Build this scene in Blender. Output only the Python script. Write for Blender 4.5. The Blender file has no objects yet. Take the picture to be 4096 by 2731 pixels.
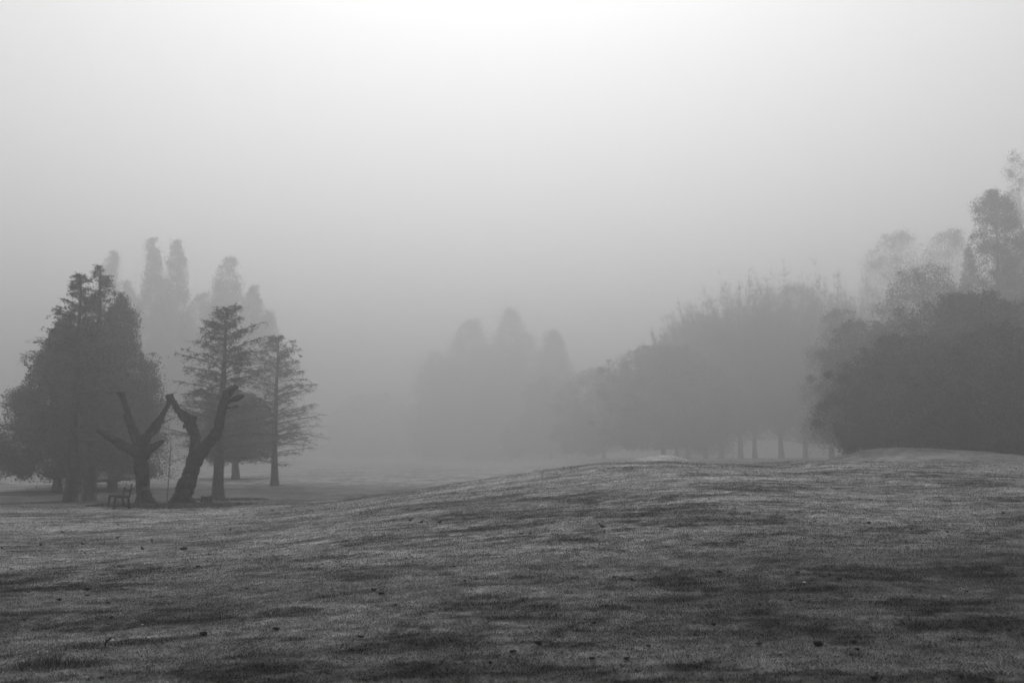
import bpy, math, random
import numpy as np
from mathutils import Vector, Matrix, noise as mnoise

# ------------------------------------------------------------------ camera, sky, sun, exposure
S = bpy.context.scene
S.render.engine = 'CYCLES'
S.render.resolution_x, S.render.resolution_y = 1024, 682
F = 996.0; CX, CY = 512.0, 341.0; HOR = 457.0
PITCH = math.atan((HOR - CY) / F)
EYE = 1.7
cam = bpy.data.cameras.new('camera'); camo = bpy.data.objects.new('camera', cam)
S.collection.objects.link(camo); S.camera = camo
cam.sensor_width = 36; cam.lens = F / 1024 * 36; cam.clip_start = 0.1; cam.clip_end = 3000
cam.dof.use_dof = True; cam.dof.focus_distance = 13.0; cam.dof.aperture_fstop = 2.2
camo.location = (0, 0, EYE); camo.rotation_euler = (math.pi / 2 + PITCH, 0, 0)

SUN_EL, SUN_AZ = math.radians(57), math.radians(-2)        # azimuth from +Y, to the left is negative
W = bpy.data.worlds.new('World'); S.world = W; W.use_nodes = True
nt = W.node_tree; bg = nt.nodes['Background']
sky = nt.nodes.new('ShaderNodeTexSky'); sky.sky_type = 'NISHITA'; sky.sun_disc = False
sky.sun_elevation = SUN_EL; sky.sun_rotation = SUN_AZ; sky.air_density = 1.0; sky.dust_density = 3.0
bw = nt.nodes.new('ShaderNodeRGBToBW')
nt.links.new(sky.outputs[0], bw.inputs[0]); nt.links.new(bw.outputs[0], bg.inputs[0])
bg.inputs[1].default_value = 0.15
sun = bpy.data.lights.new('sun', 'SUN'); suno = bpy.data.objects.new('sun', sun); S.collection.objects.link(suno)
sun.energy = 1.5; sun.angle = math.radians(80); sun.color = (1, 1, 1)
sd = Vector((math.sin(SUN_AZ) * math.cos(SUN_EL), math.cos(SUN_AZ) * math.cos(SUN_EL), math.sin(SUN_EL)))
suno.rotation_euler = sd.to_track_quat('Z', 'Y').to_euler()
S.view_settings.view_transform = 'Standard'; S.view_settings.look = 'None'
S.view_settings.exposure = 0.49; S.view_settings.gamma = 1.0; S.view_settings.use_curve_mapping = False
c = S.cycles
c.max_bounces = 8; c.volume_bounces = 4; c.diffuse_bounces = 2; c.glossy_bounces = 1
c.transmission_bounces = 2; c.transparent_max_bounces = 4
c.use_denoising = True; c.use_adaptive_sampling = False
c.caustics_reflective = False; c.caustics_refractive = False

FOG_DENSITY, FOG_COLOR, FOG_G, FOG_TOP = 0.0077, 0.54, 0.68, 60.5

# ------------------------------------------------------------------ helpers
rng = np.random.default_rng(7)

def smooth(a, b, v):
    t = np.clip((v - a) / (b - a), 0, 1); return t * t * (3 - 2 * t)

_perm = np.random.default_rng(3).random((256, 256))
def vnoise(x, y):
    """value noise 0..1, vectorised"""
    x = np.asarray(x, float); y = np.asarray(y, float)
    xi = np.floor(x).astype(int); yi = np.floor(y).astype(int); fx = x - xi; fy = y - yi
    fx = fx * fx * (3 - 2 * fx); fy = fy * fy * (3 - 2 * fy)
    a = _perm[xi & 255, yi & 255]; b = _perm[(xi + 1) & 255, yi & 255]
    c_ = _perm[xi & 255, (yi + 1) & 255]; d = _perm[(xi + 1) & 255, (yi + 1) & 255]
    return (a * (1 - fx) + b * fx) * (1 - fy) + (c_ * (1 - fx) + d * fx) * fy
def fbm(x, y, o=4):
    s = 0; a = .5; n = 0
    for k in range(o):
        s = s + a * vnoise(x * 2 ** k + 17.3 * k, y * 2 ** k + 9.1 * k); n += a; a *= .55
    return s / n

_p3 = np.random.default_rng(8).random((64, 64, 64))
def vnoise3(x, y, z):
    xi, yi, zi = (np.floor(a).astype(int) for a in (x, y, z)); fx, fy, fz = x - xi, y - yi, z - zi
    fx, fy, fz = (a * a * (3 - 2 * a) for a in (fx, fy, fz)); g = lambda a, b, c_: _p3[(xi + a) & 63, (yi + b) & 63, (zi + c_) & 63]
    l = lambda a, b, t: a * (1 - t) + b * t
    return l(l(l(g(0,0,0), g(1,0,0), fx), l(g(0,1,0), g(1,1,0), fx), fy), l(l(g(0,0,1), g(1,0,1), fx), l(g(0,1,1), g(1,1,1), fx), fy), fz)
def fbm3(x, y, z): return (vnoise3(x, y, z) + .5 * vnoise3(x * 2.1, y * 2.1, z * 2.1) + .25 * vnoise3(x * 4.3, y * 4.3, z * 4.3)) / 1.75

_PX = np.array([-60, -20, -10, -6.8, -4.2, -2.5, .26, 3.15, 5.4, 7.6, 10.2, 13.4, 16.4, 25, 60.])
_PZ = np.array([-.1, -.1, -.06, .08, .42, .76, 1.16, 1.52, 1.55, 1.43, 1.58, 1.56, 1.50, 1.45, 1.4])
_fx = np.linspace(-60, 60, 1201); _fz = np.interp(_fx, _PX, _PZ)
_k = np.exp(-np.linspace(-2.2, 2.2, 31) ** 2); _k /= _k.sum()
_fz = np.convolve(np.pad(_fz, 15, mode='edge'), _k, mode='valid')
_BX = np.array([-200, -20, 0, 12, 30, 200.]); _BZ = np.array([.55, .45, .42, 1.35, 1.5, 1.6])

def gz(X, Y, fine=True):
    X = np.asarray(X, float); Y = np.asarray(Y, float)
    front = np.interp(X, _fx, _fz)
    # the profile narrows towards the camera so that the slope falls away to the left of the viewer
    rise = .82 * np.clip((Y - 2) / 30, 0, 1) + .18 * smooth(2, 32, Y)
    left = -.28 * smooth(40, 46, Y) * smooth(-3, -7, X)
    back = np.interp(X, _BX, _BZ)
    back = back * smooth(45, 105, Y) + (1 - smooth(45, 105, Y)) * np.where(X < 2, np.minimum(front, .15 * smooth(-4, 4, X)), front - .25)
    t = smooth(33, 55, Y)
    z = front * rise * (1 - t) + back * t + left * (1 - smooth(48, 75, Y))
    # the two grassed mounds behind the ridge
    dx = X - 5.9; z = z + .31 * np.exp(-(np.where(dx < 0, dx / 1.5, dx / .85)) ** 2 - ((Y - 38) / 1.6) ** 2)
    dx = X - 17.4; z = z + .80 * np.exp(-(np.abs(np.where(dx < 0, dx / 2.6, dx / 8.0))) ** 2.4 - ((Y - 46) / 3.2) ** 2)
    dx = X + 5.6; z = z + .07 * np.exp(-(dx / 1.6) ** 2 - ((Y - 38.6) / 1.3) ** 2)
    if fine:
        near = 1 - smooth(40, 90, Y)
        z = z + near * (.10 * (fbm(X * .22 + 5, Y * .16, 3) - .5) * smooth(3, 12, Y) + .035 * (fbm(X * 1.1, Y * 1.1 + 40, 3) - .5))
    return z

def ray(px, py):
    d = Vector((px - CX, CY - py, -F)); d.normalize()
    return Matrix.Rotation(math.pi / 2 + PITCH, 3, 'X') @ d
def at_depth(px, py, Y):
    d = ray(px, py); t = Y / d.y; return Vector((d.x * t, Y, EYE + d.z * t))
def on_ground(px, py):
    """first point where the sight line through a photo pixel (1024 wide) meets the ground"""
    d = ray(px, py); t = np.linspace(3, 90, 6000)
    X, Y, Z = d.x * t, d.y * t, EYE + d.z * t
    g = gz(X, Y); i = np.argmax(Z <= g)
    if Z[i] > g[i]: i = len(t) // 3
    return Vector((X[i], Y[i], float(g[i])))
def src(x, y): return on_ground(x / 4.0, y / 4.0)

def grey(v): return (v, v, v, 1)

def mat(name, lo, hi, scale=6, rough=.95, bump=0., stretch=(1, 1, 1), island=0.):
    m = bpy.data.materials.new(name); m.use_nodes = True; n = m.node_tree.nodes; l = m.node_tree.links
    b = n['Principled BSDF']; b.inputs['Roughness'].default_value = rough
    b.inputs['Specular IOR Level'].default_value = .15
    tc = n.new('ShaderNodeTexCoord'); mp = n.new('ShaderNodeMapping'); mp.inputs['Scale'].default_value = stretch
    no = n.new('ShaderNodeTexNoise'); no.inputs['Scale'].default_value = scale; no.inputs['Detail'].default_value = 6
    r = n.new('ShaderNodeValToRGB'); r.color_ramp.elements[0].position = .35; r.color_ramp.elements[1].position = .68
    r.color_ramp.elements[0].color = grey(lo); r.color_ramp.elements[1].color = grey(hi)
    l.new(tc.outputs['Object'], mp.inputs[0]); l.new(mp.outputs[0], no.inputs['Vector']); l.new(no.outputs['Fac'], r.inputs[0])
    out = r.outputs[0]
    if island:
        g = n.new('ShaderNodeNewGeometry'); mr = n.new('ShaderNodeMapRange')
        mr.inputs['To Min'].default_value = 1 - island; mr.inputs['To Max'].default_value = 1 + island
        l.new(g.outputs['Random Per Island'], mr.inputs['Value'])
        mm = n.new('ShaderNodeVectorMath'); mm.operation = 'SCALE'
        l.new(out, mm.inputs[0]); l.new(mr.outputs[0], mm.inputs['Scale']); out = mm.outputs[0]
    l.new(out, b.inputs['Base Color'])
    if bump:
        bp = n.new('ShaderNodeBump'); bp.inputs['Strength'].default_value = 1; bp.inputs['Distance'].default_value = bump
        l.new(no.outputs['Fac'], bp.inputs['Height']); l.new(bp.outputs[0], b.inputs['Normal'])
    return m

def tone_mat(name, gain, fine_lo, fine_hi, scale, bump, island=0.):
    """colour = point attribute 'tone' (grass wear, moss, litter, bare soil, painted light and shade) times a fine noise"""
    m = bpy.data.materials.new(name); m.use_nodes = True; n = m.node_tree.nodes; l = m.node_tree.links
    b = n['Principled BSDF']; b.inputs['Roughness'].default_value = 1; b.inputs['Specular IOR Level'].default_value = .05
    at = n.new('ShaderNodeAttribute'); at.attribute_name = 'tone'
    tc = n.new('ShaderNodeTexCoord'); no = n.new('ShaderNodeTexNoise'); no.inputs['Scale'].default_value = scale
    no.inputs['Detail'].default_value = 8; no.inputs['Roughness'].default_value = .65
    l.new(tc.outputs['Object'], no.inputs['Vector'])
    mr = n.new('ShaderNodeMapRange'); mr.inputs['From Min'].default_value = .3; mr.inputs['From Max'].default_value = .7
    mr.inputs['To Min'].default_value = fine_lo * gain; mr.inputs['To Max'].default_value = fine_hi * gain
    l.new(no.outputs['Fac'], mr.inputs['Value'])
    mu = n.new('ShaderNodeMath'); mu.operation = 'MULTIPLY'; l.new(at.outputs['Fac'], mu.inputs[0]); l.new(mr.outputs[0], mu.inputs[1])
    out = mu.outputs[0]
    if island:
        g = n.new('ShaderNodeNewGeometry'); m2 = n.new('ShaderNodeMapRange')
        m2.inputs['To Min'].default_value = 1 - island; m2.inputs['To Max'].default_value = 1 + island
        l.new(g.outputs['Random Per Island'], m2.inputs['Value'])
        m3 = n.new('ShaderNodeMath'); m3.operation = 'MULTIPLY'; l.new(out, m3.inputs[0]); l.new(m2.outputs[0], m3.inputs[1]); out = m3.outputs[0]
    l.new(out, b.inputs['Base Color'])
    if bump:
        bp = n.new('ShaderNodeBump'); bp.inputs['Distance'].default_value = bump
        l.new(no.outputs['Fac'], bp.inputs['Height']); l.new(bp.outputs[0], b.inputs['Normal'])
    return m

BARK = mat('bark', .05, .11, 7, .95, .03, (3, 3, .7))
BARK_OLD = mat('old_bark', .002, .022, 7, .95, .04, (2.5, 2.5, .8))
TWIG = mat('twig_bark', .07, .13, 3)
LEAF = mat('leaf', .03, .065, 1.2, .8, island=.35)
NEEDLE = mat('needle', .06, .12, 1.5, .9, island=.35)
SOIL = mat('soil', .008, .022, 14, 1, .01)
WOOD = mat('weathered_wood', .006, .02, 10, .8, .004, (1, 8, 1))
TUFT = mat('tuft_blade', .05, .13, 4, .9, island=.4)
FEATHER = mat('feather', .02, .045, 20, .7)
HORN = mat('horn', .05, .09, 20, .5)
PALE = mat('pale_petal', .55, .75, 30, .7)
LONG = mat('long_grass_blade', .05, .13, 4, .9, island=.4)

def mesh_np(name, verts, faces, m, parent=None, nper=None, tone=None, shade=False):
    """verts (n,3), faces (k,3|4) arrays -> one linked mesh object"""
    me = bpy.data.meshes.new(name)
    verts = np.asarray(verts, np.float32); faces = np.asarray(faces, np.int32)
    me.vertices.add(len(verts)); me.vertices.foreach_set('co', verts.ravel())
    k = faces.shape[1]
    me.loops.add(faces.size); me.loops.foreach_set('vertex_index', faces.ravel())
    me.polygons.add(len(faces)); me.polygons.foreach_set('loop_start', np.arange(0, faces.size, k, dtype=np.int32))
    if shade: me.polygons.foreach_set('use_smooth', np.ones(len(faces), bool))
    me.update(calc_edges=True)
    if tone is not None:
        a = me.attributes.new('tone', 'FLOAT', 'POINT'); a.data.foreach_set('value', np.asarray(tone, np.float32))
    me.materials.append(m)
    o = bpy.data.objects.new(name, me); S.collection.objects.link(o)
    if parent: o.parent = parent
    return o

def tag(o, label=None, cat=None, group=None, kind=None):
    if label: o['label'] = label
    if cat: o['category'] = cat
    if group: o['group'] = group
    if kind: o['kind'] = kind
    return o
def empty(name, loc, rz=0):
    o = bpy.data.objects.new(name, None); S.collection.objects.link(o); o.location = loc; o.rotation_euler.z = rz
    o.empty_display_size = .3; return o

class Tubes:
    """collects swept tubes as quads"""
    def __init__(s): s.v = []; s.f = []; s.n = 0
    def add(s, pts, rad, sides=5, cap=False):
        pts = np.asarray(pts, float); rad = np.asarray(rad, float); n = len(pts)
        tan = np.gradient(pts, axis=0); tan /= np.linalg.norm(tan, axis=1)[:, None] + 1e-9
        ref = np.array([0, 0, 1.]) if abs(tan[:, 2].mean()) < .8 else np.array([1., 0, 0])
        u = np.cross(tan, ref); u /= np.linalg.norm(u, axis=1)[:, None] + 1e-9; w = np.cross(tan, u)
        a = np.arange(sides) * 2 * math.pi / sides
        ring = pts[:, None] + rad[:, None, None] * (np.cos(a)[None, :, None] * u[:, None] + np.sin(a)[None, :, None] * w[:, None])
        s.v.append(ring.reshape(-1, 3))
        i = np.arange(n - 1)[:, None] * sides; j = np.arange(sides)[None]; j2 = (j + 1) % sides
        s.f.append(np.stack([i + j, i + j2, i + sides + j2, i + sides + j], -1).reshape(-1, 4) + s.n)
        s.n += n * sides
        if cap:
            for e in (0, n - 1):
                s.v.append(pts[e:e + 1]); ci = s.n; s.n += 1; base = ci - n * sides + e * sides if e == 0 else ci - (2 if cap else 1) - n * sides + e * sides + 1
                base = (s._start if False else 0) + base
            # caps handled by remesh; kept simple
    def build(s, name, m, parent=None): return mesh_np(name, np.concatenate(s.v), np.concatenate(s.f), m, parent, shade=True)

def leaves(centres, size, R, flat=0.0, aspect=1.6):
    """one quad leaf (or leaf spray) per centre, random orientation"""
    n = len(centres); d = R.normal(size=(n, 3)); d[:, 2] *= (1 - flat); d /= np.linalg.norm(d, axis=1)[:, None]
    e = R.normal(size=(n, 3)); e -= (e * d).sum(1)[:, None] * d; e /= np.linalg.norm(e, axis=1)[:, None]
    sz = (size * R.uniform(.55, 1.35, n))[:, None]
    c_ = np.asarray(centres)
    v = np.stack([c_ - d * sz * aspect * .5, c_ + e * sz * .5, c_ + d * sz * aspect * .5, c_ - e * sz * .5], 1).reshape(-1, 3)
    return v, np.arange(4 * n).reshape(-1, 4)

# ------------------------------------------------------------------ ground
xs = np.sinh(np.linspace(-5.0, 5.0, 720)) ; xs = xs / xs.max() * 560
ty = np.linspace(0, 1, 760); ys = 2 + 560 * (np.exp(ty * 5.2) - 1) / (math.exp(5.2) - 1); ys = np.concatenate([np.linspace(-60, 1.5, 25), ys])
# finer, more even columns inside the visible wedge
xs = np.unique(np.concatenate([xs[np.abs(xs) > 26], np.linspace(-26, 26, 700)]))
GX, GY = np.meshgrid(xs, ys)

# dark patches of moss, longer or trodden grass as they lie in the field (photo pixels at 4096 wide, converted to the ground)
PATCH = [(110,2452,120,8),(290,2590,95,15),(215,2662,110,11),(430,2515,150,12),(760,2480,240,26),(1130,2450,120,16),(900,2690,200,22),
 (1480,2310,100,13),(1924,2390,50,11),(2700,2320,150,34),(2130,2430,60,18),(2320,2440,60,11),(2440,2430,70,14),(2590,2478,50,12),
 (2144,2540,150,14),(1880,2620,110,22),(2114,2675,190,22),(1750,2680,150,12),(2760,2345,160,30),(3190,2510,150,22),(3440,2290,170,24),
 (3890,2290,160,28),(3920,2500,260,38),(3440,2560,130,18),(2960,2712,200,18),(3290,2350,60,6),(3050,2445,60,12),(1300,2155,110,8),
 (1830,2122,50,6),(2000,2110,150,8),(1250,2230,180,8),(560,2170,160,8),(30,2300,40,14),(1050,2560,130,14),(2030,2310,100,8),
 (3640,1900,140,10),(3280,1888,100,8),(3900,1930,160,12),(2780,1895,60,6),(3000,1960,150,8),(3700,2420,200,22),(3600,2120,140,10),(1600,2600,200,14),(650,2560,180,14)]
def patch_field(X, Y):
    d = np.zeros_like(X)
    for (x, y, hw, hh) in PATCH:
        p = src(x, y); a = src(x + hw, y); b = src(x, y + hh); e = src(x, y - hh)
        rx = max(.15, abs(a.x - p.x) * 1.15); ry = max(.14, abs(e.y - b.y) / 2)
        m = (np.abs(X - p.x) < 3 * rx) & (np.abs(Y - p.y) < 3 * ry)
        xx = X[m]; yy = Y[m]
        wob = 2.6 * (fbm(xx * 1.3 + x, yy * 1.3 + y, 5) - .5)
        q = ((xx - p.x) / rx) ** 2 + ((yy - p.y) / ry) ** 2 * .8
        d[m] = np.maximum(d[m], smooth(1.7, .1, q + wob))
    return d
def tone(X, Y):
    near = 1 - smooth(34, 60, Y)
    wx = X + .5 * (fbm(X * .8 + 2, Y * .8, 3) - .5); wy = Y + .9 * (fbm(X * .7 + 12, Y * .7 + 5, 3) - .5)
    big = fbm(X * .22 + 3, Y * .25 + 8, 4); mid = fbm(wx * .55 + 31, wy * 1.1 + 2, 6); fine = fbm(X * 3.2 + 1, Y * 6 + 7, 4)
    streak = smooth(.60, .74, fbm(wx * .95 + 80, wy * 2.6 + 33, 5)) + .7 * smooth(.62, .72, fbm(X * 2.4 + 11, Y * 5.5 + 71, 4))
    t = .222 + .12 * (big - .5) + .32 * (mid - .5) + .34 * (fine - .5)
    t = t * (1 + (fbm(X * 9 + 4, Y * 12 + 3, 3) - .5) * 1.1 * (1 - smooth(16, 30, Y)))  # small shadows among the grass clumps, painted as fine near mottle
    t = t * (.56 + .36 * smooth(8, 18, Y) + .22 * smooth(18, 36, Y))  # lighter with distance: backlit blades and haze put into the tone
    p = np.maximum(.72 * smooth(.50, .66, fbm(wx * .34 + 60, wy * .62 + 12, 6)), patch_field(X, Y))
    rough = 1.5 * (fbm(X * 1.9 + 9, Y * 4.2, 6) - .5) + .9 * (fbm(X * 8 + 5, Y * 11 + 2, 3) - .5)
    mott = smooth(.36, .62, fbm(X * 2.3 + 19, Y * 5.5 + 3, 5)) * .75 + .25 * smooth(.4, .6, fbm(X * 11, Y * 14, 2))
    dark = smooth(.26, .80, p + rough * (p > .03)) * (.30 + .70 * mott) + .40 * smooth(.20, .42, rough) * (1 - smooth(24, 40, Y))
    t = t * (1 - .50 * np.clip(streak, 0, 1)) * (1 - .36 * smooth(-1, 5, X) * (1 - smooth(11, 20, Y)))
    t = t * (1 - .84 * np.clip(dark, 0, 1) * (.4 + .6 * near))
    t = t * (1 - .50 * smooth(50, 80, Y) * smooth(.03, .12, X / np.maximum(Y, 1)) * (1 - smooth(260, 330, Y)))  # leaf litter and the right wood's shade, both darkened into the ground tone
    # needle litter and tree shade, painted dark below the cypresses and around the pollards
    litter_shade = np.exp(-((X + 16) / 13) ** 4 - ((Y - 50) / 14) ** 4); litter_shade = np.clip(litter_shade * 1.3, 0, 1) * smooth(35.2, 37.0, Y + 1.2 * (fbm(X * .8, Y * .8) - .5) - .0 * X)
    t = t * (1 - .58 * litter_shade)
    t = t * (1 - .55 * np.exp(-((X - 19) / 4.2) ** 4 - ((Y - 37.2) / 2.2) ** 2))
    # smaller mound's dry grass lip catching light, painted pale; larger mound's tone lowered
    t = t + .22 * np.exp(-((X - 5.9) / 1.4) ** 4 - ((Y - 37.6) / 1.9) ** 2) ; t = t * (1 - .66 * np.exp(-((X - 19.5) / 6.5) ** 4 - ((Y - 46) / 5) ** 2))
    return np.clip(t, .012, .5)
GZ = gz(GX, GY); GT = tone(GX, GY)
ny, nx = GX.shape
idx = np.arange(nx * ny).reshape(ny, nx)
fc = np.stack([idx[:-1, :-1], idx[:-1, 1:], idx[1:, 1:], idx[1:, :-1]], -1).reshape(-1, 4)
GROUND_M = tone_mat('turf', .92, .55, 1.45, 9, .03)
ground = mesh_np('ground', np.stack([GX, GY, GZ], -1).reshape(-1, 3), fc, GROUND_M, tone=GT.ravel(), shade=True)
tag(ground, 'undulating mown turf field with dark worn patches', kind='structure')

# short grass, standing blades: dense near the camera, coarser clumps further out
def blades(n, y0, y1, h, w, seed):
    R = np.random.default_rng(seed)
    Y = np.sqrt(R.uniform(y0 ** 2, y1 ** 2, n)); X = R.uniform(-.60, .60, n) * Y + R.uniform(-1, 1, n)
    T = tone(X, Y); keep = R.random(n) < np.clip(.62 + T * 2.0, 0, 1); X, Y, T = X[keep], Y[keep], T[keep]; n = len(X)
    Z = gz(X, Y)
    clump = fbm(X * 9 + 3, Y * 9, 2)
    H = h * R.uniform(.4, 1.3, n) * (.4 + 1.2 * clump); Wd = w * R.uniform(.6, 1.4, n)
    a = R.uniform(0, 2 * math.pi, n); lean = R.uniform(.1, 1.1, n) * H
    b = R.uniform(0, 2 * math.pi, n)
    p = np.stack([X, Y, Z - .004], -1); du = np.stack([np.cos(b), np.sin(b), 0 * b], -1) * Wd[:, None] * .5
    tip = p + np.stack([np.cos(a) * lean, np.sin(a) * lean, H], -1)
    v = np.stack([p - du, p + du, tip], 1).reshape(-1, 3)
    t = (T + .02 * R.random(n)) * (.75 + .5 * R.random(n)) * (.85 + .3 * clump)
    return v, np.repeat(t, 3)
vs, ts = [], []
for args in ((420000, 6.0, 13, .020, .009, 1), (330000, 13, 24, .020, .018, 2), (170000, 24, 40, .022, .034, 3)):
    v, t = blades(*args); vs.append(v); ts.append(t)
v = np.concatenate(vs); t = np.concatenate(ts)
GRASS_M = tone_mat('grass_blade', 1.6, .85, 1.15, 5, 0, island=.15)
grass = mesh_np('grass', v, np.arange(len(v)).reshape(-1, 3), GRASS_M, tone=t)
tag(grass, 'short frosty grey grass covering the field', 'grass', kind='stuff')

# long rank grass at chosen spots
def long_tuft(name, cx, cy, rx, ry, n, h, seed, label, cat='grass tuft', group=None, m=LONG, w=.012):
    R = np.random.default_rng(seed); r = np.sqrt(R.random(n)); a = R.uniform(0, 2 * math.pi, n)
    X = cx + rx * r * np.cos(a); Y = cy + ry * r * np.sin(a); Z = gz(X, Y)
    H = h * R.uniform(.35, 1.1, n) * (1.15 - .6 * r); al = R.uniform(0, 2 * math.pi, n); ln = H * R.uniform(.1, .9, n)
    W_ = w * R.uniform(.6, 1.3, n); b = R.uniform(0, 2 * math.pi, n)
    p = np.stack([X - cx, Y - cy, Z - .01], -1); z0 = float(gz(cx, cy)); p[:, 2] -= z0
    du = np.stack([np.cos(b), np.sin(b), 0 * b], -1) * W_[:, None] * .5
    d = np.stack([np.cos(al) * ln, np.sin(al) * ln, H], -1)
    mid = p + d * np.array([.35, .35, .62]); tip = p + d
    v = np.stack([p - du, p + du, mid + du * .7, mid - du * .7, mid - du * .7, mid + du * .7, tip, tip], 1)
    v = np.stack([p - du, p + du, mid + du * .7, mid - du * .7, tip], 1).reshape(-1, 3)
    i = np.arange(n)[:, None] * 5
    f = np.concatenate([i + np.array([[0, 1, 2]]), i + np.array([[0, 2, 3]]), i + np.array([[3, 2, 4]])])
    o = mesh_np(name, v, f, m); o.location = (cx, cy, z0); tag(o, label, cat, group); return o

# ------------------------------------------------------------------ trees
def trunk_tube(h, r0, R, lean=0.0, n=14, flare=1.35, r1=.02, wob=.06):
    z = np.linspace(-.15, h, n); t = np.clip(z / h, 0, 1)
    x = wob * np.cumsum(R.normal(size=n)) * .3 + lean * t * h; y = wob * np.cumsum(R.normal(size=n)) * .3
    x -= x[0]; y -= y[0]
    r = r0 * (1 - t) ** .85 + r1; r = r * (1 + (flare - 1) * np.exp(-z.clip(0) / (r0 * 1.8)))
    return np.stack([x, y, z], -1), r

def bough(p0, az, el0, L, droop, R, n=7, upturn=.0):
    t = np.linspace(0, 1, n); el = el0 - droop * t + upturn * t ** 2.2
    a = az + np.cumsum(R.normal(size=n)) * .09
    d = np.stack([np.cos(a) * np.cos(el), np.sin(a) * np.cos(el), np.sin(el)], -1) * (L / (n - 1))
    return p0 + np.concatenate([[np.zeros(3)], np.cumsum(d[:-1], 0)])

def cypress(name, px, Y, top_py, rad, seed, label, zb=.12, nb=90, dens=1.0, leaf=1.0, trunk=.26, prof=None, lean=0.0, leaf_lo=0.0, group='bare cypress trees around the pollards'):
    R = np.random.default_rng(seed)
    b = at_depth(px, HOR, Y); z0 = float(gz(b.x, Y)) ; H = at_depth(px, top_py, Y).z - z0
    root = empty(name, (b.x, Y, z0)); tag(root, label, 'tree', group)
    P, r = trunk_tube(H, trunk, R, lean)
    T = Tubes(); T.add(P, r, 10); T.build('trunk', BARK, root)
    prof = prof or (lambda t: (1 - t) ** .75 * (1 if t > .12 else t / .12 * .35 + .65))
    B = Tubes(); leafc = []
    for i in range(nb):
        t = (i + R.random()) / nb; t = zb + (1 - zb) * t
        p0 = np.array([np.interp(t * H, P[:, 2], P[:, 0]), np.interp(t * H, P[:, 2], P[:, 1]), t * H])
        u = (t - zb) / (1 - zb)
        L = rad * prof(u) * R.uniform(.55, 1.15) + .12
        az = R.uniform(0, 2 * math.pi) if i % 3 else (i * 2.4)
        el0 = R.uniform(.02, .30) + .5 * u
        bp = bough(p0, az, el0, L, R.uniform(.25, .75), R, 8, R.uniform(.1, .7))
        rb = .024 * (L / rad + .25) * (1 - np.linspace(0, 1, 8)) ** .7 + .005
        B.add(bp, rb, 4)
        ns = int((7 + 9 * L / rad) * dens)
        for k in range(ns):
            s = R.uniform(.18, 1.0); q = np.array([np.interp(s, np.linspace(0, 1, 8), bp[:, j]) for j in range(3)])
            side = 1 if k % 2 else -1
            l2 = L * R.uniform(.16, .42) * (1.1 - .6 * s) + .10
            sp = bough(q, az + side * R.uniform(.5, 1.3), el0 * .3 + R.uniform(-.45, .25), l2, R.uniform(-.2, .7), R, 4)
            B.add(sp, np.array([.010, .008, .006, .004]), 3)
            for w_ in range(int(2 + 3 * dens)):
                s3 = R.uniform(.25, 1); q3 = sp[0] + (sp[-1] - sp[0]) * s3
                tw = bough(q3, R.uniform(0, 6.28), R.uniform(-1.0, .3), R.uniform(.10, .30), 0.3, R, 3)
                B.add(tw, np.array([.006, .005, .004]), 3)
                nl = R.poisson((leaf * 3.4 if (i * 7 + k) % 5 else leaf * 1.0) * (leaf_lo + (1 - leaf_lo) * max(0, min(1, (u - .25) * 1.6))) * (1 - .55 * max(0, min(1, (u - .7) / .2))))
                if nl: leafc.append(tw[R.integers(0, 3, nl)] + R.normal(size=(nl, 3)) * .035)
    B.build('branches', TWIG, root)
    if leafc:
        v, f = leaves(np.concatenate(leafc), .055, R, .2, 2.0); mesh_np('crown', v, f, NEEDLE, root)
    return root

def crown_points(R, n, blobs, soft=.30):
    """points in the shells of many lumps, with gaps between them"""
    w = np.array([b[3] ** 2 for b in blobs]); w = w / w.sum(); out = []
    for (x, y, z, r), k in zip(blobs, R.multinomial(n, w)):
        d = R.normal(size=(k, 3)); d /= np.linalg.norm(d, axis=1)[:, None]
        q = r * np.clip(.62 + soft * R.normal(size=k), .05, 1.9)
        q *= .45 + 1.1 * fbm3(d[:, 0] * 1.9 + x * 3, d[:, 1] * 1.9 + y * 3, d[:, 2] * 1.9 + z * 3)
        out.append(np.array([x, y, z]) + d * q[:, None] * np.array([1, 1, .85]))
    return np.concatenate(out)

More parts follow.
